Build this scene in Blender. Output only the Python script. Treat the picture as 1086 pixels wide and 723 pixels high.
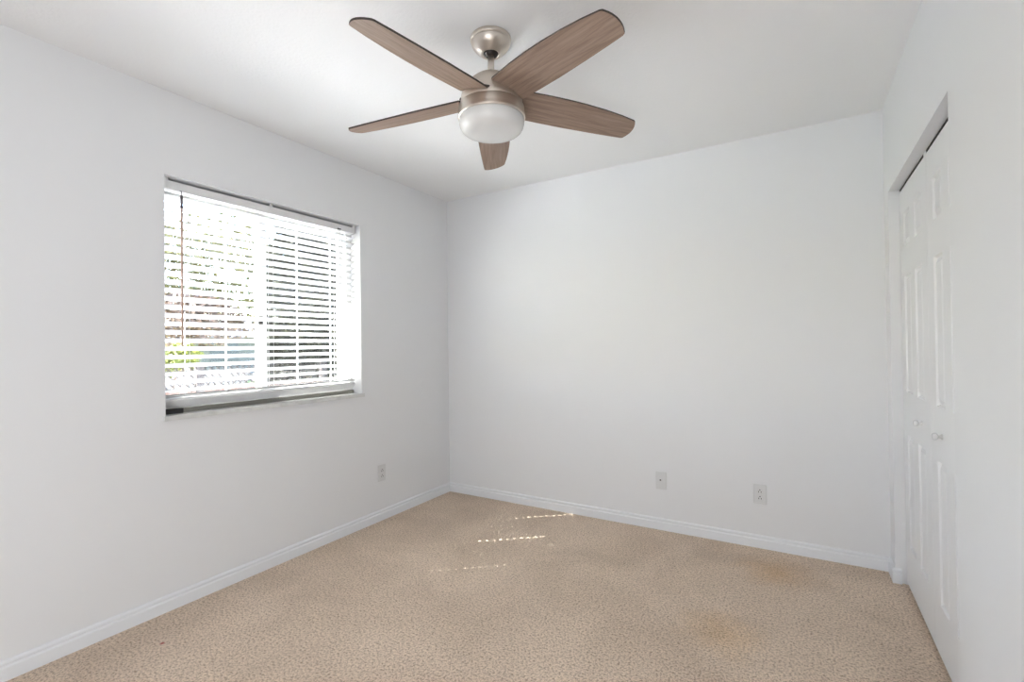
import bpy, bmesh, math, random
from mathutils import Vector, Matrix

C = bpy.context.scene.collection
scene = bpy.context.scene
for o in list(bpy.data.objects):
    bpy.data.objects.remove(o)
R = math.radians

# ------------------------------------------------------------------ camera
cam_d = bpy.data.cameras.new('camera')
cam = bpy.data.objects.new('camera', cam_d); C.objects.link(cam)
YAW, PITCH, ROLL = 0.5399, 0.0098, -0.0126
fwd = Vector((-math.sin(YAW)*math.cos(PITCH), math.cos(YAW)*math.cos(PITCH), math.sin(PITCH)))
rgt0 = Vector((math.cos(YAW), math.sin(YAW), 0)); up0 = rgt0.cross(fwd)
rgt = rgt0*math.cos(ROLL) + up0*math.sin(ROLL); upv = -rgt0*math.sin(ROLL) + up0*math.cos(ROLL)
m = Matrix((rgt, upv, -fwd)).transposed().to_4x4()
m.translation = Vector((2.5427, -3.1955, 1.2140))
cam.matrix_world = m
cam_d.sensor_width = 36.0
cam_d.lens = 36.0*508.26/1086.0
cam_d.clip_start = 0.02; cam_d.clip_end = 300
scene.camera = cam

# ------------------------------------------------------------------ light
SUN_EL = R(42.9); SUN_SLOPE = 0.825
SUN_POWER = 105.0; SKY = 2.4; FILL = 28.5; EXPOSURE = 0.25
h = math.hypot(1, SUN_SLOPE)
sun_dir = Vector((1/h*math.cos(SUN_EL), SUN_SLOPE/h*math.cos(SUN_EL), -math.sin(SUN_EL)))
sd = bpy.data.lights.new('sun', 'SUN'); sd.energy = SUN_POWER; sd.angle = R(0.53); sd.color = (1, .97, .94)
so = bpy.data.objects.new('sun', sd); C.objects.link(so)
so.rotation_euler = sun_dir.to_track_quat('-Z', 'Y').to_euler(); so.location = (-8, -9, 12)

w = bpy.data.worlds.new('sky'); scene.world = w; w.use_nodes = True
nt = w.node_tree; bg = nt.nodes['Background']
sky = nt.nodes.new('ShaderNodeTexSky'); sky.sky_type = 'NISHITA'; sky.sun_disc = False
sky.sun_elevation = SUN_EL; sky.sun_rotation = math.atan2(-sun_dir.x, -sun_dir.y)
sky.air_density = 1.0; sky.dust_density = 2.0; sky.ozone_density = 1.0
nt.links.new(sky.outputs['Color'], bg.inputs['Color']); bg.inputs['Strength'].default_value = SKY

# added unseen fill lamp behind the camera, aimed up at the ceiling
ld = bpy.data.lights.new('fill_lamp', 'AREA'); ld.shape = 'RECTANGLE'; ld.size = 1.6; ld.size_y = 1.2
ld.energy = FILL; ld.color = (.945, .97, 1.0)
lo = bpy.data.objects.new('fill_lamp', ld); C.objects.link(lo)
lo.location = (2.1, -4.3, .6); lo.rotation_euler = (Vector((1.1, -1.3, 2.44)) - lo.location).to_track_quat('-Z', 'Y').to_euler()

vs = scene.view_settings
vs.view_transform = 'Standard'; vs.look = 'None'; vs.gamma = 1.0; vs.exposure = EXPOSURE
vs.use_curve_mapping = False
scene.display_settings.display_device = 'sRGB'

# ------------------------------------------------------------------ materials
def srgb(r, g, b):
    f = lambda c: (c/255/12.92 if c/255 <= .04045 else ((c/255+.055)/1.055)**2.4)
    return (f(r), f(g), f(b), 1)

def mat(name, col, rough=.6, metal=0, spec=.5, bump=None, noise=None):
    """bump=(scale,strength,distance); noise=(scale, colour2, lo, hi)"""
    M = bpy.data.materials.new(name); M.use_nodes = True
    n = M.node_tree.nodes; l = M.node_tree.links; b = n['Principled BSDF']
    b.inputs['Base Color'].default_value = col
    b.inputs['Roughness'].default_value = rough; b.inputs['Metallic'].default_value = metal
    b.inputs['Specular IOR Level'].default_value = spec
    tc = n.new('ShaderNodeTexCoord')
    if bump:
        t = n.new('ShaderNodeTexNoise'); t.inputs['Scale'].default_value = bump[0]; t.inputs['Detail'].default_value = 3
        bp = n.new('ShaderNodeBump'); bp.inputs['Strength'].default_value = bump[1]; bp.inputs['Distance'].default_value = bump[2]
        l.new(tc.outputs['Object'], t.inputs['Vector']); l.new(t.outputs['Fac'], bp.inputs['Height']); l.new(bp.outputs['Normal'], b.inputs['Normal'])
    if noise:
        t = n.new('ShaderNodeTexNoise'); t.inputs['Scale'].default_value = noise[0]; t.inputs['Detail'].default_value = 4
        cr = n.new('ShaderNodeValToRGB'); cr.color_ramp.elements[0].color = col; cr.color_ramp.elements[1].color = noise[1]
        cr.color_ramp.elements[0].position = noise[2]; cr.color_ramp.elements[1].position = noise[3]
        l.new(tc.outputs['Object'], t.inputs['Vector']); l.new(t.outputs['Fac'], cr.inputs['Fac']); l.new(cr.outputs['Color'], b.inputs['Base Color'])
    return M

WALL = (0.86, 0.865, 0.875, 1)
M = {}
M['wall'] = mat('wall_paint', WALL, .75, bump=(260, .10, .002), spec=.2)
M['ceiling'] = mat('ceiling_paint', (0.92, 0.92, 0.92, 1), .9, bump=(75, .35, .004), spec=.1)
M['trim'] = mat('trim_gloss_white', (0.88, 0.895, 0.92, 1), .35, bump=(40, .03, .001))
M['door'] = mat('door_white', (0.86, 0.865, 0.875, 1), .45, bump=(150, .04, .001))
M['plate'] = mat('plate_plastic', (0.76, 0.765, 0.765, 1), .35, bump=(30, .02, .001))
M['hole'] = mat('dark_hole', (0.03, 0.03, 0.03, 1), .6)
M['dark'] = mat('black_edge', (0.035, 0.026, 0.022, 1), .5, noise=(60, (.06, .045, .04, 1), .4, .7))
M['knob'] = mat('knob_white', (0.8, 0.8, 0.8, 1), .2)
M['track'] = mat('track_gap_shade', (.05, .045, .04, 1), .6)  # near black, paints the shade in the gap over the closet doors
M['chrome'] = mat('knob_metal', (.75, .75, .75, 1), .3, metal=1)
M['slat'] = mat('blind_white', (0.85, 0.85, 0.855, 1), .45, bump=(30, .03, .001))
M['headrail'] = mat('headrail_white', (0.82, 0.82, 0.82, 1), .4, bump=(30, .02, .001))
M['cord'] = mat('cord_grey', (0.50, 0.50, 0.50, 1), .8, noise=(400, (.6, .6, .6, 1), .4, .6))
M['wand'] = mat('wand_wood', srgb(196, 164, 146), .4, noise=(90, srgb(172, 142, 126), .4, .65))
M['wandtip'] = mat('wand_hook', srgb(62, 55, 58), .35)
M['vinyl'] = mat('window_vinyl', (0.80, 0.80, 0.79, 1), .4, bump=(30, .02, .001))
M['marble'] = mat('sill_marble', (0.74, 0.74, 0.73, 1), .3, noise=(14, (.58, .58, .56, 1), .45, .75))
M['olive'] = mat('frame_shade_olive', (.25, .245, .215, 1), .6)  # dark tone paints the shade on the lower window frame
M['black'] = mat('plain_black', (0.012, 0.012, 0.012, 1), .5)
M['nickel'] = mat('brushed_nickel', (0.66, 0.60, 0.535, 1), .36, metal=.92, bump=(300, .02, .0005))
M['opal'] = mat('opal_glass', (0.74, 0.735, 0.72, 1), .22, bump=(8, .01, .001))
M['exterior'] = mat('stucco', (0.75, 0.73, 0.70, 1), .9, bump=(90, .4, .004))
M['bark'] = mat('bark', srgb(96, 78, 62), .9, noise=(14, srgb(60, 48, 40), .35, .65), bump=(30, .6, .01))
M['board'] = mat('fence_board', srgb(66, 46, 38), .8, noise=(9, srgb(54, 38, 32), .35, .7))
M['wire'] = mat('fence_wire', srgb(34, 22, 19), .6, noise=(60, srgb(26, 18, 16), .4, .6))
M['post'] = mat('fence_post', srgb(34, 26, 25), .7, noise=(30, srgb(26, 20, 20), .4, .6))
M['whitepost'] = mat('white_pole', (.85, .85, .83, 1), .5, bump=(40, .03, .001))
M['render'] = mat('ground_backing_grey', (.17, .168, .165, 1), .9, bump=(60, .2, .003))
M['drive'] = mat('pale_concrete', (.84, .83, .82, 1), .9, noise=(3, (.74, .73, .72, 1), .35, .7))
M['lawn'] = mat('lawn_grass', (.14, .18, .06, 1), .9, noise=(30, (.30, .30, .12, 1), .35, .7), bump=(200, .6, .02))
M['housewall'] = mat('house_blue', srgb(84, 83, 86), .8, noise=(4, srgb(77, 76, 79), .4, .7))
M['houseroof'] = mat('house_roof', srgb(52, 54, 62), .8, noise=(20, srgb(40, 42, 50), .4, .7))
M['housewin'] = mat('house_window', srgb(34, 40, 54), .3)
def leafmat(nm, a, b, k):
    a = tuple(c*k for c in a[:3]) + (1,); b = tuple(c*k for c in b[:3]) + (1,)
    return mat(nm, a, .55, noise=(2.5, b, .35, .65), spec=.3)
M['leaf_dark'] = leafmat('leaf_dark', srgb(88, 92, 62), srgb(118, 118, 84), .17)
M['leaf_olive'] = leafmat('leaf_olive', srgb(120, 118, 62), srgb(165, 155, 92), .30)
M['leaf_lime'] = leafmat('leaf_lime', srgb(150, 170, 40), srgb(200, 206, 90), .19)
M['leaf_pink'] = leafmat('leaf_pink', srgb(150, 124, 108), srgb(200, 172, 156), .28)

# brushed metal already; wood blades
def wood():
    W = bpy.data.materials.new('blade_wood'); W.use_nodes = True
    n = W.node_tree.nodes; l = W.node_tree.links; b = n['Principled BSDF']
    tc = n.new('ShaderNodeTexCoord'); mp = n.new('ShaderNodeMapping'); mp.inputs['Scale'].default_value = (3.0, 46, 46)
    t = n.new('ShaderNodeTexNoise'); t.inputs['Scale'].default_value = 1.6; t.inputs['Detail'].default_value = 8; t.inputs['Roughness'].default_value = .62
    t.inputs['Distortion'].default_value = .5
    cr = n.new('ShaderNodeValToRGB')
    e = cr.color_ramp.elements; e[0].position = .30; e[0].color = srgb(122, 102, 89); e[1].position = .72; e[1].color = srgb(164, 143, 128)
    mid = e.new(.5); mid.color = srgb(145, 124, 110)
    l.new(tc.outputs['Object'], mp.inputs['Vector']); l.new(mp.outputs['Vector'], t.inputs['Vector'])
    l.new(t.outputs['Fac'], cr.inputs['Fac']); l.new(cr.outputs['Color'], b.inputs['Base Color'])
    b.inputs['Roughness'].default_value = .5; b.inputs['Specular IOR Level'].default_value = .35
    return W
M['wood'] = wood()

def glass(name, tint, gl):
    G = bpy.data.materials.new(name); G.use_nodes = True
    n = G.node_tree.nodes; l = G.node_tree.links; n.remove(n['Principled BSDF'])
    out = n['Material Output']; tr = n.new('ShaderNodeBsdfTransparent'); tr.inputs['Color'].default_value = tint
    g = n.new('ShaderNodeBsdfGlossy'); g.inputs['Roughness'].default_value = .02
    mx = n.new('ShaderNodeMixShader'); mx.inputs[0].default_value = gl
    l.new(tr.outputs[0], mx.inputs[1]); l.new(g.outputs[0], mx.inputs[2]); l.new(mx.outputs[0], out.inputs['Surface'])
    return G
M['glass'] = glass('window_glass', (.95, .97, .96, 1), .04)
def screenmat():
    G = bpy.data.materials.new('insect_mesh'); G.use_nodes = True
    n = G.node_tree.nodes; l = G.node_tree.links; n.remove(n['Principled BSDF'])
    out = n['Material Output']; tr = n.new('ShaderNodeBsdfTransparent'); d = n.new('ShaderNodeBsdfDiffuse')
    d.inputs['Color'].default_value = (.03, .03, .03, 1)
    mx = n.new('ShaderNodeMixShader'); mx.inputs[0].default_value = .30
    l.new(tr.outputs[0], mx.inputs[1]); l.new(d.outputs[0], mx.inputs[2]); l.new(mx.outputs[0], out.inputs['Surface'])
    return G
M['screen'] = screenmat()

def carpet():
    K = bpy.data.materials.new('carpet'); K.use_nodes = True
    n = K.node_tree.nodes; l = K.node_tree.links; b = n['Principled BSDF']
    tc = n.new('ShaderNodeTexCoord')
    def noise(sc, det=2, rough=.5, dist=0):
        t = n.new('ShaderNodeTexNoise'); t.inputs['Scale'].default_value = sc; t.inputs['Detail'].default_value = det
        t.inputs['Roughness'].default_value = rough; t.inputs['Distortion'].default_value = dist
        l.new(tc.outputs['Object'], t.inputs['Vector']); return t
    def ramp(src, p0, c0, p1, c1):
        r = n.new('ShaderNodeValToRGB'); e = r.color_ramp.elements
        e[0].position = p0; e[0].color = c0; e[1].position = p1; e[1].color = c1
        l.new(src, r.inputs['Fac']); return r
    def mix(a, bb, fac, mode='MIX'):
        x = n.new('ShaderNodeMix'); x.data_type = 'RGBA'; x.blend_type = mode
        for s, v in ((x.inputs[6], a), (x.inputs[7], bb)):
            if isinstance(v, tuple): s.default_value = v
            else: l.new(v, s)
        if isinstance(fac, float): x.inputs[0].default_value = fac
        else: l.new(fac, x.inputs[0])
        return x.outputs[2]
    tuft = noise(112, 3, .65, .3)
    base = ramp(tuft.outputs['Fac'], .33, srgb(176, 151, 129), .56, srgb(246, 226, 205))
    fine = noise(260, 2, .6)
    f2 = ramp(fine.outputs['Fac'], .35, (.72, .70, .68, 1), .60, (1.05, 1.05, 1.05, 1))
    col = mix(base.outputs['Color'], f2.outputs['Color'], .6, 'MULTIPLY')
    big = noise(2.2, 3, .55, .6)                       # pile brushed this way and that
    bg_ = ramp(big.outputs['Fac'], .36, (.90, .885, .87, 1), .64, (1.05, 1.05, 1.05, 1))
    col = mix(col, bg_.outputs['Color'], 1.0, 'MULTIPLY')
    # a faint tan stain near the far right corner and a red speck near the left wall
    def spot(x, y, r0, r1, tint, wob):
        global_noise = noise(7, 3, .6)
        vm = n.new('ShaderNodeVectorMath'); vm.operation = 'SUBTRACT'; vm.inputs[1].default_value = (x, y, 0)
        l.new(tc.outputs['Object'], vm.inputs[0])
        ln = n.new('ShaderNodeVectorMath'); ln.operation = 'LENGTH'; l.new(vm.outputs[0], ln.inputs[0])
        ad = n.new('ShaderNodeMath'); ad.operation = 'MULTIPLY_ADD'; ad.inputs[1].default_value = wob
        l.new(global_noise.outputs['Fac'], ad.inputs[0]); l.new(ln.outputs['Value'], ad.inputs[2])
        mr = n.new('ShaderNodeMapRange'); mr.inputs['From Min'].default_value = r0 + wob*.5; mr.inputs['From Max'].default_value = r1 + wob*.5
        mr.inputs['To Min'].default_value = 1; mr.inputs['To Max'].default_value = 0
        l.new(ad.outputs[0], mr.inputs['Value'])
        return mr.outputs['Result']
    col = mix(col, mix(col, (.92, .82, .68, 1), 1.0, 'MULTIPLY'), spot(2.42, -.30, .03, .22, None, .25))
    col = mix(col, mix(col, (.95, .88, .77, 1), 1.0, 'MULTIPLY'), spot(2.25, -1.02, .03, .20, None, .25))
    col = mix(col, srgb(176, 84, 80), spot(.26, -2.235, .004, .011, None, .0))
    l.new(col, b.inputs['Base Color'])
    b.inputs['Roughness'].default_value = .95; b.inputs['Specular IOR Level'].default_value = .1
    b.inputs['Sheen Weight'].default_value = .1
    add = n.new('ShaderNodeMath'); add.operation = 'MULTIPLY_ADD'; add.inputs[1].default_value = .45
    l.new(fine.outputs['Fac'], add.inputs[0]); l.new(tuft.outputs['Fac'], add.inputs[2])
    bp = n.new('ShaderNodeBump'); bp.inputs['Strength'].default_value = .65; bp.inputs['Distance'].default_value = .012
    l.new(add.outputs[0], bp.inputs['Height']); l.new(bp.outputs['Normal'], b.inputs['Normal'])
    return K
M['carpet'] = carpet()

# ------------------------------------------------------------------ mesh helpers
def box(bm, x0, x1, y0, y1, z0, z1, mi=0, mtx=None):
    co = [(x, y, z) for x in (x0, x1) for y in (y0, y1) for z in (z0, z1)]
    v = [bm.verts.new(mtx @ Vector(c) if mtx else c) for c in co]
    for f in ((0, 1, 3, 2), (4, 6, 7, 5), (0, 4, 5, 1), (2, 3, 7, 6), (0, 2, 6, 4), (1, 5, 7, 3)):
        fc = bm.faces.new([v[i] for i in f]); fc.material_index = mi
    return v

def lathe(bm, prof, seg=64, mi=0, mtx=None, cap=True):
    rings = []
    for r, z in prof:
        ring = []
        for i in range(seg):
            a = 2*math.pi*i/seg; p = Vector((r*math.cos(a), r*math.sin(a), z))
            ring.append(bm.verts.new(mtx @ p if mtx else p))
        rings.append(ring)
    for a, b in zip(rings, rings[1:]):
        for i in range(seg):
            f = bm.faces.new((a[i], a[(i+1) % seg], b[(i+1) % seg], b[i])); f.smooth = True; f.material_index = mi
    if cap:
        bm.faces.new(rings[0]).material_index = mi; bm.faces.new(rings[-1]).material_index = mi

def tube(bm, pts, r, seg=8, mi=0, r2=None):
    pts = [Vector(p) for p in pts]; prev = None
    for k, p in enumerate(pts):
        d = (pts[min(k+1, len(pts)-1)] - pts[max(k-1, 0)]).normalized()
        a = d.cross(Vector((0, 0, 1)))
        if a.length < 1e-3: a = d.cross(Vector((1, 0, 0)))
        a.normalize(); b = d.cross(a)
        rr = r if r2 is None else r + (r2-r)*k/(len(pts)-1)
        ring = [bm.verts.new(p + rr*(math.cos(2*math.pi*i/seg)*a + math.sin(2*math.pi*i/seg)*b)) for i in range(seg)]
        if prev:
            for i in range(seg):
                f = bm.faces.new((prev[i], prev[(i+1) % seg], ring[(i+1) % seg], ring[i])); f.smooth = True; f.material_index = mi
        else: bm.faces.new(ring).material_index = mi
        prev = ring
    bm.faces.new(prev).material_index = mi

def prism(bm, outline, axis, a0, a1, mi=0):
    """outline: 2-D points; axis 'y' -> (x,z) swept along y, 'x' -> (y,z) swept along x, 'z' -> (x,y) swept along z"""
    def P(q, a): return {'y': (q[0], a, q[1]), 'x': (a, q[0], q[1]), 'z': (q[0], q[1], a)}[axis]
    A = [bm.verts.new(P(q, a0)) for q in outline]; B = [bm.verts.new(P(q, a1)) for q in outline]
    n = len(outline)
    for i in range(n):
        bm.faces.new((A[i], A[(i+1) % n], B[(i+1) % n], B[i])).material_index = mi
    bm.faces.new(A).material_index = mi; bm.faces.new(B).material_index = mi

def obj(name, bm, mats, parent=None, loc=None, bevel=None, fix=True):
    if fix: bmesh.ops.recalc_face_normals(bm, faces=bm.faces)
    me = bpy.data.meshes.new(name); bm.to_mesh(me); bm.free()
    o = bpy.data.objects.new(name, me); C.objects.link(o)
    for mm in (mats if isinstance(mats, (list, tuple)) else [mats]): me.materials.append(mm)
    if parent: o.parent = parent
    if loc: o.location = loc
    if bevel:
        b = o.modifiers.new('bevel', 'BEVEL'); b.width = bevel[0]; b.segments = bevel[1]; b.limit_method = 'ANGLE'; b.angle_limit = R(40)
        b.harden_normals = False
    return o

def BM(): return bmesh.new()
def struct(o, label=None, cat=None):
    o['kind'] = 'structure'
    if label: o['label'] = label
    if cat: o['category'] = cat
    return o
def tag(o, label, cat, group=None):
    o['label'] = label; o['category'] = cat
    if group: o['group'] = group
    return o
def empty(name, loc, rz=0):
    o = bpy.data.objects.new(name, None); C.objects.link(o); o.location = loc; o.rotation_euler = (0, 0, rz)
    o.empty_display_size = .1
    return o
def copy_tree(o, parent=None):
    c = o.copy(); C.objects.link(c)
    if parent: c.parent = parent
    for ch in list(o.children): copy_tree(ch, c)
    return c

# ------------------------------------------------------------------ the room
H = 2.44; W = 2.9401; YR = -4.70           # height, right wall, rear wall
WY0, WY1, WZ0, WZ1 = -2.107, -.939, .882, 2.041      # window opening
CY0, CY1, CZ = -1.272, -.133, 1.969                  # closet opening

b = BM(); box(b, -.01, W+.75, -5.3, .0, -.12, 0); struct(obj('floor', b, M['carpet']), 'beige cut pile carpet covering the bedroom floor', 'floor')
b = BM(); box(b, -.2, W+.75, -5.3, .12, H, H+.12); struct(obj('ceiling', b, M['ceiling']), 'white lightly textured ceiling above the bedroom', 'ceiling')
b = BM()
for a in ((YR-.1, WY0, -.12, H), (WY1, .12, -.12, H), (WY0, WY1, -.12, WZ0), (WY0, WY1, WZ1, H)):
    box(b, -.20, 0, *a)
struct(obj('wall_left', b, M['wall']), 'white wall on the left with the blind covered window', 'wall')
b = BM(); box(b, 0, W+.75, 0, .12, -.12, H); struct(obj('wall_back', b, M['wall']), 'plain white back wall with two wall plates near the floor', 'wall')
b = BM()
box(b, W, W+.12, CY1, 0, 0, H); box(b, W, W+.12, YR-.1, CY0, 0, H); box(b, W, W+.12, CY0, CY1, CZ, H)
struct(obj('wall_right', b, M['wall']), 'white wall on the right with the closet opening', 'wall')
b = BM()
box(b, 0, W, YR-.1, YR, 0, H)
struct(obj('wall_rear', b, M['wall']), 'plain white wall behind the camera', 'wall')
b = BM()
box(b, W+.62, W+.74, YR-.1, 0, 0, H); box(b, W+.12, W+.62, CY0-.3, CY0-.2, 0, H)
struct(obj('wall_closet', b, M['wall']), 'closet back wall behind the panelled doors', 'wall')

BP = [(0, 0), (.0135, 0), (.0135, .046), (.0125, .050), (.0085, .053), (.0080, .058), (.0100, .061), (.0105, .066), (.0085, .071), (.004, .0745), (0, .0745)]
b = BM(); prism(b, BP, 'y', YR, 0); struct(obj('baseboard_left', b, M['trim']), 'white moulded baseboard along the left wall', 'baseboard')
b = BM(); prism(b, [(-t, z) for t, z in BP], 'x', 0, W); struct(obj('baseboard_back', b, M['trim']), 'white moulded baseboard along the back wall', 'baseboard')
b = BM()
prism(b, [(W-t, z) for t, z in BP], 'y', CY1, 0); prism(b, [(CY1-t, z) for t, z in BP], 'x', W-.0135, W+.024)
struct(obj('baseboard_corner', b, M['trim']), 'short white baseboard turning round the closet corner', 'baseboard')
b = BM(); prism(b, [(W-t, z) for t, z in BP], 'y', YR, CY0); prism(b, [(CY0+t, z) for t, z in BP], 'x', W-.0135, W+.024)
struct(obj('baseboard_right', b, M['trim']), 'white moulded baseboard along the right wall nearest the camera', 'baseboard')

# ------------------------------------------------------------------ window
win = struct(empty('window_1', (-.12, (WY0+WY1)/2, WZ0)), 'white framed sliding window behind the horizontal blind', 'window')
def W2L(x, y, z): return (x+.12, y-(WY0+WY1)/2, z-WZ0)
def wbox(bm, x0, x1, y0, y1, z0, z1, mi=0):
    a = W2L(x0, y0, z0); c = W2L(x1, y1, z1); box(bm, a[0], c[0], a[1], c[1], a[2], c[2], mi)
SZ = .905                                                     # sill top
b = BM()
wbox(b, -.150, -.090, WY0, WY0+.016, SZ, WZ1); wbox(b, -.150, -.090, WY1-.045, WY1, SZ, WZ1)
wbox(b, -.150, -.090, WY0+.016, WY1-.045, SZ, SZ+.045); wbox(b, -.150, -.090, WY0+.016, WY1-.045, WZ1-.05, WZ1)
obj('window_frame', b, M['vinyl'], win, bevel=(.003, 2))
def sash(y0, y1, x0, x1, sl=.040):
    b = BM(); z0, z1, s = SZ+.045, WZ1-.05, .040
    wbox(b, x0, x1, y0, y0+sl, z0, z1); wbox(b, x0, x1, y1-s, y1, z0, z1)
    wbox(b, x0, x1, y0+sl, y1-s, z0, z0+s); wbox(b, x0, x1, y0+sl, y1-s, z1-s, z1)
    o = obj('sash', b, M['vinyl'], win, bevel=(.003, 2))
    b = BM(); xm = (x0+x1)/2; wbox(b, xm-.002, xm+.002, y0+sl-.004, y1-s+.004, z0+s-.004, z1-s+.004)
    obj('glass_pane', b, M['glass'], o); return o
sl = sash(WY0+.016, -1.566, -.116, -.094, .024); sr = sash(-1.572, WY1-.045, -.142, -.120)
b = BM(); wbox(b, -.094, -.089, -1.600, -1.574, 1.33, 1.40); wbox(b, -.0892, -.0865, -1.593, -1.581, 1.345, 1.355); wbox(b, -.0892, -.0865, -1.593, -1.581, 1.375, 1.385)
obj('latch', b, M['black'], sl, bevel=(.002, 2))
b = BM(); wbox(b, -.1482, -.1472, -1.53, WY1-.05, SZ+.05, WZ1-.055); obj('insect_screen', b, M['screen'], win)
b = BM(); wbox(b, -.0895, -.070, WY0+.002, WY1-.004, SZ, SZ+.022); o = obj('frame_shade_strip', b, M['olive'], win, bevel=(.002, 2)); o['label'] = 'olive grey strip for the shaded bottom of the window frame'  # strip coloured dark to stand in for shade on the frame bottom
b = BM(); wbox(b, -.068, -.050, WY0+.004, WY0+.10, SZ, SZ+.026); obj('black_block', b, M['black'], win, bevel=(.003, 2))  # black block at the left end of the sill
b = BM(); wbox(b, -.165, .014, WY0+.0005, WY1-.0005, WZ0, SZ); wbox(b, 0.0003, .014, WY0-.010, WY0+.001, WZ0, SZ); wbox(b, 0.0003, .014, WY1-.001, WY1+.016, WZ0, SZ)
bmesh.ops.remove_doubles(b, verts=b.verts, dist=1e-5)
obj('window_sill', b, M['marble'], win)

# ------------------------------------------------------------------ blind
BX = -.060; BY0, BY1 = WY0+.008, WY1-.014
ORI = Vector((BX, (BY0+BY1)/2, 1.983))
bl = tag(empty('window_blind', ORI), 'white horizontal slat blind with brown wand hanging inside the window recess', 'blind')
def P(x, y, z): return Vector((x, y, z)) - ORI
def bbox(bm, x0, x1, y0, y1, z0, z1):
    a = P(x0, y0, z0); c = P(x1, y1, z1); box(bm, a.x, c.x, a.y, c.y, a.z, c.z)
b = BM(); bbox(b, -.088, -.034, BY0, BY1, 1.985, 2.027)
hr = obj('headrail', b, M['headrail'], bl, bevel=(.002, 2))
for y in (BY0+.004, -1.565, BY1-.022):
    b = BM(); bbox(b, -.0345, -.0325, y, y+.018, 1.992, 2.041); obj('mounting_bracket', b, M['headrail'], hr, loc=None)
HOLES = (-1.914, -1.461, -1.005); LADDERS = (-1.985, -1.545, -1.090); TILT = R(20); SW = .0476; TH = .0020; PITCH_Z = .0405; NS = 24; Z0 = 1.949
def slat(bm, zc, tilt=TILT, holes=True):
    us = [-SW/2, -.009, .009, SW/2]; cr = [0, .0008, .0008, 0]
    ys = [BY0+.003]
    for hy, hw in zip(HOLES, (.0018, .0036, .0054)): ys += [hy-hw, hy+hw]
    ys += [BY1-.003]
    def pt(u, c, y, top):
        v = c + (TH/2 if top else -TH/2)
        return P(BX + u*math.cos(tilt) - v*math.sin(tilt), y, zc + u*math.sin(tilt) + v*math.cos(tilt))
    T = [[bm.verts.new(pt(u, c, y, 1)) for u, c in zip(us, cr)] for y in ys]
    B = [[bm.verts.new(pt(u, c, y, 0)) for u, c in zip(us, cr)] for y in ys]
    ny, nu = len(ys)-1, 3
    pres = lambda i, j: 0 <= i < ny and 0 <= j < nu and not (holes and i % 2 == 1 and j == 1)
    for i in range(ny):
        for j in range(nu):
            if not pres(i, j): continue
            bm.faces.new((T[i][j], T[i+1][j], T[i+1][j+1], T[i][j+1])); bm.faces.new((B[i][j], B[i][j+1], B[i+1][j+1], B[i+1][j]))
            for (di, dj, p, q) in ((-1, 0, (i, j), (i, j+1)), (1, 0, (i+1, j), (i+1, j+1)), (0, -1, (i, j), (i+1, j)), (0, 1, (i, j+1), (i+1, j+1))):
                if not pres(i+di, j+dj):
                    bm.faces.new((T[p[0]][p[1]], T[q[0]][q[1]], B[q[0]][q[1]], B[p[0]][p[1]]))
b = BM()
for k in range(NS): slat(b, Z0 - k*PITCH_Z)
zb = Z0 - (NS-1)*PITCH_Z
for k in range(2): slat(b, .9930 - k*.0058, R(18), False)
obj('slats', b, M['slat'], bl)
b = BM()
mtx = Matrix.Translation(P(BX, (BY0+BY1)/2, .9590)) @ Matrix.Rotation(-R(46), 4, 'Y')
box(b, -.025, .025, -(BY1-BY0)/2+.003, (BY1-BY0)/2-.003, -.0080, .0080, 0, mtx)
obj('bottom_rail', b, M['headrail'], bl, bevel=(.004, 3))
for hy in LADDERS:
    b = BM()
    for sx in (-1, 1):
        x = BX + sx*.0238
        tube(b, [P(x, hy, 1.985), P(x, hy, .966 + sx*.006)], .0008, 5)
    for k in range(NS):
        zc = Z0 - k*PITCH_Z - .0022
        tube(b, [P(BX-.0238, hy+.006, zc-.0238*math.tan(TILT)), P(BX+.0238, hy+.006, zc+.0238*math.tan(TILT))], .0006, 4)
    obj('ladder_cord', b, M['slat'], bl)
wx, wy = -.018, -2.026
b = BM(); tube(b, [P(wx, wy, 1.905), P(wx, wy, 1.232)], .0050, 8)
wd = obj('tilt_wand', b, M['wand'], bl); wd['label'] = 'brown wooden wand'
b = BM(); tube(b, [P(wx, wy, 1.962), P(wx, wy, 1.955), P(wx, wy, 1.900)], .0062, 8, r2=.0062); tube(b, [P(-.034, wy, 1.987), P(wx-.002, wy, 1.984), P(wx, wy, 1.955)], .002, 6)
obj('wand_hook', b, M['wandtip'], wd)
b = BM()
bbox(b, -.034, -.026, -1.098, -1.076, 1.990, 1.996)
obj('cord_lock', b, M['wandtip'], hr)
b = BM()
tube(b, [P(-.027, -1.083, 1.992), P(-.026, -1.083, 1.6), P(-.026, -1.083, 1.285)], .0011, 6)
tube(b, [P(-.027, -1.091, 1.992), P(-.023, -1.112, 1.965), P(-.023, -1.123, 1.93), P(-.024, -1.121, 1.8), P(-.026, -1.112, 1.66), P(-.026, -1.086, 1.285)], .0011, 6)
lc = obj('lift_cord', b, M['cord'], bl)
b = BM(); lathe(b, [(.002, 0), (.004, -.006), (.0055, -.024), (.004, -.030)], 12, 0, Matrix.Translation(P(-.026, -1.0845, 1.287)))
obj('tassel', b, M['cord'], lc)

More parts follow.
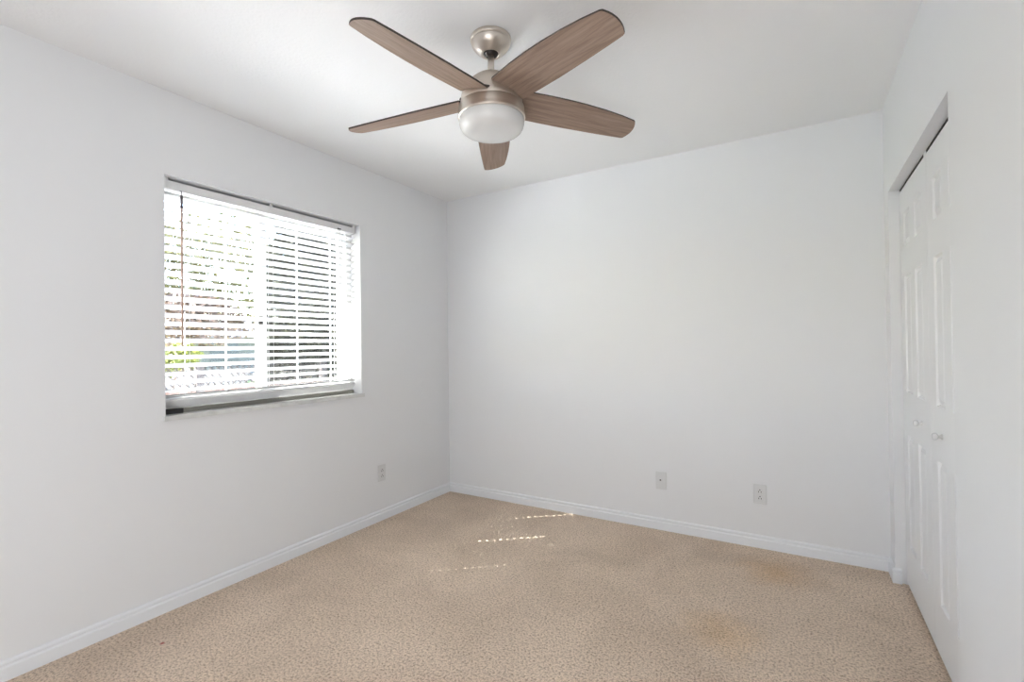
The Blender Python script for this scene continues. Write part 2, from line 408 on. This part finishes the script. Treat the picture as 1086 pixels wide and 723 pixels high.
# ------------------------------------------------------------------ closet doors
DX = W + .044                                   # front face of the leaves
def leaf(name, y0, y1, z0, z1, label):
    yc, zc = (y0+y1)/2, z0
    b = BM()
    hw = (y1-y0)/2; st_, mu = .098, .098
    py = [(-hw+st_, -mu/2), (mu/2, hw-st_)]
    pz = [(.215-z0, .762-z0), (.966-z0, 1.530-z0), (1.668-z0, 1.832-z0)]
    yl = sorted({-hw, hw, *[v for p in py for v in p]}); zl = sorted({0, z1-z0, *[v for p in pz for v in p]})
    V = {(i, j): b.verts.new((0, y, z)) for i, y in enumerate(yl) for j, z in enumerate(zl)}
    pf = []
    for i in range(len(yl)-1):
        for j in range(len(zl)-1):
            f = b.faces.new((V[i, j], V[i, j+1], V[i+1, j+1], V[i+1, j]))      # normal towards -x (the room)
            cy, cz = (yl[i]+yl[i+1])/2, (zl[j]+zl[j+1])/2
            if any(a < cy < c for a, c in py) and any(a < cz < c for a, c in pz): pf.append(f)
    b.normal_update()
    if pf[0].normal.x > 0:
        for f in b.faces: f.normal_flip()
        b.normal_update()
    for th, dp in ((.010, -.0095), (.006, 0), (.024, .0075)):
        r = bmesh.ops.inset_individual(b, faces=pf, thickness=th, depth=dp)
        b.normal_update()
    v = [b.verts.new((x, y, z)) for x in (.0, .034) for y in (-hw, hw) for z in (0, z1-z0)]
    # back and edges of the slab
    for f in ((4, 6, 7, 5), (0, 4, 5, 1), (2, 3, 7, 6), (0, 2, 6, 4), (1, 5, 7, 3)): b.faces.new([v[i] for i in f])
    o = obj(name, b, M['door'], loc=(DX, yc, zc), fix=False)
    return struct(o, label, 'door'), yc, zc
def knob(parent, y, z, yc, zc):
    b = BM(); mt = Matrix.Translation((0, y-yc, z-zc)) @ Matrix.Rotation(-R(90), 4, 'Y')
    lathe(b, [(.010, 0), (.010, .002), (.0055, .005), (.0045, .014)], 24, 1, mt)
    lathe(b, [(.0055, .012), (.010, .0145), (.0128, .019), (.0128, .024), (.0095, .028), (.003, .0295)], 24, 0, mt)
    o = obj('knob', b, [M['knob'], M['chrome']], parent); o['label'] = 'small white round knob'
d1, yc, zc = leaf('door_1', -.716, CY1-.003, .016, 1.953, 'white six panel closet door leaf beside the back wall'); knob(d1, -.557, .862, yc, zc)
d2, yc, zc = leaf('door_2', CY0+.003, -.719, .016, 1.953, 'white six panel closet door leaf nearer the camera'); knob(d2, -.893, .862, yc, zc)
b = BM(); box(b, W+.0455, W+.062, CY0+.001, CY1-.001, CZ-.006, CZ-.0002); box(b, W+.062, W+.078, CY0+.001, CY1-.001, CZ-.012, CZ-.0002)  # dark colour stands in for shade in the gap above the doors
tr = struct(obj('trim_1', b, M['track']), 'closet door track coloured dark for the shaded gap above the doors', 'door track')
b = BM(); box(b, W+.0445, W+.0475, -.722, -.682, CZ-.0215, CZ-.0003); o = obj('track_bracket', b, M['trim'], tr); o['label'] = 'small white bracket'

# ------------------------------------------------------------------ wall plates
def plate(name, kind, label, cat, loc, rz, group=None):
    """built facing -y, on a wall at y=0"""
    root = tag(empty(name, loc, rz), label, cat, group)
    b = BM(); box(b, -.035, .035, -.0075, 0, -.0575, .0575); obj('cover_plate', b, M['plate'], root, bevel=(.004, 2))
    def disc(bm, x, z, r, y0, y1, seg=16):
        lathe(bm, [(r, y0), (r, y1)], seg, 0, Matrix.Translation((x, 0, z)) @ Matrix.Rotation(R(90), 4, 'X'))
    if kind == 'duplex':
        for s in (-1, 1):
            b = BM(); pts = []
            for i in range(32):
                a = 2*math.pi*i/32; pts.append((.0172*math.cos(a), max(-.0135, min(.0135, .0172*math.sin(a)))+s*.0195))
            prism(b, pts, 'y', -.0090, -.004)
            f = obj('receptacle_face', b, M['plate'], root)
            b = BM(); z = s*.0195
            box(b, -.0082, -.0050, -.0097, -.0086, z-.009, z+.000); box(b, .0050, .0082, -.0097, -.0086, z-.008, z+.000)
            disc(b, 0, z+.0068, .0030, .0086, .0097)
            obj('socket_slots', b, M['hole'], f)
        b = BM(); disc(b, 0, 0, 0.0032, .007, .0086); obj('screw', b, M['plate'], root)
    else:
        b = BM(); disc(b, -.0035, .004, .0075, .006, .0085, 6); cj = obj('coax_nut', b, M['plate'], root)
        b = BM(); disc(b, -.0035, .004, .0046, .0085, .0125); obj('coax_socket', b, M['hole'], cj)
        for s in (-1, 1):
            b = BM(); disc(b, 0, s*.042, .0030, .007, .0084); obj('screw', b, M['plate'], root)
    return root
plate('power_outlet', 'duplex', 'white double power outlet low on the left wall below the window', 'outlet', (0, -.768, .330), R(90), None)
plate('power_outlet', 'duplex', 'white double power outlet low on the back wall towards the closet', 'outlet', (2.329, 0, .316), 0, None)
plate('cable_jack', 'coax', 'white wall plate with one dark cable socket on the back wall', 'wall socket', (1.754, 0, .3205), 0)

# ------------------------------------------------------------------ ceiling fan
FX, FY = 1.5072, -1.6030
fan = tag(empty('ceiling_fan', (FX, FY, H)), 'five blade brushed nickel ceiling fan with grey-brown wood blades and white bowl light', 'ceiling fan')
b = BM()
lathe(b, [(.074, 0), (.0805, -.003), (.0818, -.010), (.0808, -.0145), (.0800, -.0165), (.0752, -.0170), (.0752, -.0195), (.0784, -.0200), (.0780, -.0225), (.0765, -.0265), (.0735, -.034), (.068, -.042), (.060, -.050), (.050, -.058), (.042, -.0635), (.0375, -.0665), (.034, -.067), (.030, -.064)], 96, cap=False)
obj('canopy', b, M['nickel'], fan)
b = BM(); lathe(b, [(.027, -.050), (.0285, -.060), (.0265, -.069), (.0150, -.075)], 48); obj('hanger_ball', b, M['dark'], fan)
b = BM(); lathe(b, [(.0128, -.06), (.0128, -.158)], 32); rod = obj('downrod', b, M['nickel'], fan)
b = BM(); lathe(b, [(.0128, -.140), (.0170, -.142), (.0175, -.158), (.016, -.160)], 40); obj('rod_coupling', b, M['nickel'], rod)
b = BM()
lathe(b, [(.028, -.150), (.046, -.1525), (.055, -.156), (.069, -.166), (.086, -.180), (.100, -.194), (.110, -.207), (.1165, -.220), (.120, -.237), (.123, -.258), (.125, -.274), (.123, -.2765), (.1, -.2775)], 96)
obj('motor_housing', b, M['nickel'], fan)
b = BM()
lathe(b, [(.10, -.2755), (.127, -.2760), (.1290, -.279), (.1305, -.303), (.1315, -.314), (.1330, -.3165), (.1338, -.322), (.1325, -.326), (.120, -.326)], 96)
obj('light_ring', b, M['nickel'], fan)
b = BM()
lathe(b, [(.120, -.320), (.1285, -.326), (.1292, -.335), (.1286, -.347), (.1258, -.3575), (.1200, -.3675), (.1110, -.375), (.098, -.3805), (.078, -.3838), (.048, -.3855), (.001, -.386)], 96, cap=True)
gs = obj('light_bowl', b, M['opal'], fan); gs['label'] = 'white opal glass bowl'

def blade_outline():
    pts = []
    # +t side nearly straight, -t side bowed
    pts += [(.112, .0708), (.20, .0715), (.32, .0700), (.45, .0645), (.55, .0590), (.612, .0545), (.6205, .0510)]
    for k in range(1, 12):                       # rounded tip
        t = .0510 - k*(.1020)/12
        pts.append((.6205 + .0165*(1-(t/.051)**2), t))
    pts += [(.6205, -.0510), (.612, -.0550), (.55, -.0655), (.47, -.0745), (.38, -.0800), (.30, -.0815), (.22, -.0800), (.15, -.0760), (.100, -.0725)]
    return [(x*1.016, y*1.012) for x, y in pts]
def blade_bm():
    b = BM(); t = .0065; pts = blade_outline()
    A = [b.verts.new((x, y, -t/2)) for x, y in pts]; B = [b.verts.new((x, y, t/2)) for x, y in pts]; n = len(pts)
    b.faces.new(list(reversed(A))).material_index = 0; b.faces.new(B).material_index = 0
    for i in range(n): b.faces.new((A[i], A[(i+1) % n], B[(i+1) % n], B[i])).material_index = 1
    return b
ZB = 2.1972 - H
blade0 = obj('blade', blade_bm(), [M['wood'], M['dark']], fan)
blade0['label'] = 'grey-brown wood grain blade with black edge'
def slot_shadow_bm():
    b = BM(); pts = [(.06, -.070)]
    for k in range(17):
        a = R(-33 + 66*k/16); pts.append((.1265*math.cos(a), .1265*math.sin(a)))
    pts += [(.06, .070)]
    prism(b, pts, 'z', .0034, .0115); return b
slot_shadow0 = obj('slot_shadow', slot_shadow_bm(), M['dark'], blade0)  # black piece shaped as the shadow gap around the blade root
TH0 = .6587 + .222; TILTB = -.2676
for i in range(5):
    bo = blade0 if i == 0 else blade0.copy()
    if i:
        C.objects.link(bo); bo.parent = fan
        hc = slot_shadow0.copy(); C.objects.link(hc); hc.parent = bo
    bo.location = (0, 0, ZB)
    # tilt about the radial axis of the measured (unrotated) frame, then the sweep of the blade within its plane
    m = Matrix.Rotation(.6587 + i*2*math.pi/5, 4, 'Z') @ Matrix.Rotation(TILTB, 4, 'X') @ Matrix.Rotation(.222, 4, 'Z')
    bo.rotation_euler = m.to_euler()

# ------------------------------------------------------------------ outside the window
random.seed(4)
b = BM(); box(b, -60, -6.3, -40, 60, -.35, -.22); struct(obj('ground_lawn', b, M['lawn']), 'lawn beyond the pale paving outside the window', 'lawn')
b = BM(); box(b, -6.3, -.2, -14, 18, -.35, -.22); struct(obj('ground_paving', b, M['drive']), 'pale sunlit concrete paving outside the window', 'paving')
b = BM(); box(b, -.82, -.2, YR-1, 2.5, 2.36, 2.5); struct(obj('trim_eave', b, M['exterior']), 'roof overhang above the window outside', 'eave')

fx = -4.2
fr = tag(empty('garden_fence', (fx, 1.0, -.22)), 'low brown wire mesh garden fence on a timber kick board outside the window', 'fence')
b = BM(); y0, y1, z0, z1 = -2.4, 1.0, .93, 1.22
s = .085
def wire(bm, ya, za, yb, zb_): tube(bm, [(0, ya, za), (0, yb, zb_)], .0075, 4)
k = y0 - 1
while k < y1 + 1:
    for sg in (1, -1):
        ya, za, yb, zb2 = k, z0, k + sg*(z1-z0), z1
        lo_, hi_ = min(ya, yb), max(ya, yb)
        if lo_ >= y0 and hi_ <= y1: wire(b, ya, za, yb, zb2)
    k += s
obj('wire_mesh', b, M['wire'], fr)
b = BM(); box(b, -.02, .02, y0, y1, .79, .93); obj('kick_board', b, M['board'], fr, bevel=(.004, 2))
b = BM(); box(b, -.02, .02, y0, y1, 1.22, 1.245); obj('top_rail', b, M['post'], fr, bevel=(.004, 2))
for y in (-2.4, -.92, .98):
    b = BM(); box(b, -.045, .045, y-.045, y+.045, 0, 1.26); obj('post', b, M['post'], fr, bevel=(.006, 2))

b = BM(); box(b, -6.15, -6.0, -4, 1.75, -.22, .80); box(b, -6.18, -5.97, -4.02, 1.77, .80, .84)  # added slab, stands in for bright sunlit ground behind the mesh
tag(obj('ground_backing', b, M['render'], bevel=(.006, 2)), 'added low slab standing in for bright sunlit ground behind the wire mesh fence', 'wall')

def leaves(bm, centre, rad, n, size, squash=1.0):
    for _ in range(n):
        d = Vector((random.gauss(0, 1), random.gauss(0, 1), random.gauss(0, 1))).normalized()*random.random()**.45
        p = Vector(centre) + Vector((d.x*rad[0], d.y*rad[1], d.z*rad[2]))
        a = Vector((random.gauss(0, 1), random.gauss(0, 1), random.gauss(0, 1)*squash)).normalized()
        c = a.cross(Vector((random.uniform(-1, 1), random.uniform(-1, 1), random.uniform(-1, 1)))).normalized()
        s_ = size*random.uniform(.6, 1.3)
        q = [p - a*s_, p + c*s_*.38, p + a*s_, p - c*s_*.38]
        bm.faces.new([bm.verts.new(v) for v in q])
def plant(name, label, cat, loc, trunk_h, blobs, leafkey, n, size, group=None, trunk_r=.09):
    root = tag(empty(name, loc), label, cat, group)
    b = BM()
    tube(b, [(0, 0, 0), (.03, .02, trunk_h*.5), (0, .05, trunk_h)], trunk_r, 8, r2=trunk_r*.6)
    for c, r_ in blobs: tube(b, [(0, .05, trunk_h*.85), tuple((Vector(c) + Vector((0, 0, trunk_h)))/2), c], trunk_r*.5, 6, r2=.012)
    obj('trunk', b, M['bark'], root)
    b = BM(); vol = sum(r_[0]*r_[1]*r_[2] for _, r_ in blobs)
    for c, r_ in blobs: leaves(b, c, r_, int(n*r_[0]*r_[1]*r_[2]/vol)+1, size)
    obj('foliage', b, M[leafkey], root)
G = -.22
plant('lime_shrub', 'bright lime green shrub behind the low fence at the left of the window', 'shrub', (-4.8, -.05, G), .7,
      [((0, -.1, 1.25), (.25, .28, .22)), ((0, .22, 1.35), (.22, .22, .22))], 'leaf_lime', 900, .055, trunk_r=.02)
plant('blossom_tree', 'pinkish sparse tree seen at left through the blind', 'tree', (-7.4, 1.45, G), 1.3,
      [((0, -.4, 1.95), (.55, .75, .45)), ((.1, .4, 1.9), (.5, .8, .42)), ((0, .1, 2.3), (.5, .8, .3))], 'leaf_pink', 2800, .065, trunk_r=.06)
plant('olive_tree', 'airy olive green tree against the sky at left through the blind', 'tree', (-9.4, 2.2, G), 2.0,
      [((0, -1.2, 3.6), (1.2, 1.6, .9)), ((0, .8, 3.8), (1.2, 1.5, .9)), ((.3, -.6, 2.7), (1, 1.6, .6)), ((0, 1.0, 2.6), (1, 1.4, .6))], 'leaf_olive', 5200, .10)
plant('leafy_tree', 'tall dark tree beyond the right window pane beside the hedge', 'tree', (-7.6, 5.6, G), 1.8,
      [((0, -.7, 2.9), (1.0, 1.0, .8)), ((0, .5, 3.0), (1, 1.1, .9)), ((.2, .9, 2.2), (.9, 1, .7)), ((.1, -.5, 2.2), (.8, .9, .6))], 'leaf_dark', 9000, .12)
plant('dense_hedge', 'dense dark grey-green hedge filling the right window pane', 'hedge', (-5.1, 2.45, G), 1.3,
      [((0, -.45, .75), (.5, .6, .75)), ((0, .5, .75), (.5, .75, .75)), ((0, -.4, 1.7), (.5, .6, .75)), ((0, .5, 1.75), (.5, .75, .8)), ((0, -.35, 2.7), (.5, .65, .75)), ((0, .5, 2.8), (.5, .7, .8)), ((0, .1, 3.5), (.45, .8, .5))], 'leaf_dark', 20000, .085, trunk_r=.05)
for (x, y, lab) in ((-1.2, -1.185, 'slim white porch pole outside the left window pane'), (-1.2, -.581, 'slim white porch pole outside the middle of the right pane'),
                    (-1.2, -.237, 'slim white porch pole outside near the right end of the window')):
    b = BM(); lathe(b, [(.014, 0), (.014, .02), (.0045, .021), (.0045, 2.575)], 12)
    tag(obj('porch_pole', b, M['whitepost'], loc=(x, y, G)), lab, 'pole', 'white porch poles')

hs = tag(empty('neighbour_house', (-22, 10.5, G)), 'pale blue house with grey roof far beyond the fence', 'house')
b = BM(); box(b, -3, 3, -3.6, 3.6, 0, 2.0); obj('house_wall', b, M['housewall'], hs)
b = BM(); prism(b, [(-3.5, 1.95), (3.5, 1.95), (0, 2.9)], 'y', -3.9, 3.9); obj('roof', b, M['houseroof'], hs)
for y in (-2.2, 1.6):
    b = BM(); box(b, 2.98, 3.03, y-.6, y+.6, .9, 1.7); wf = obj('window', b, M['housewin'], hs)
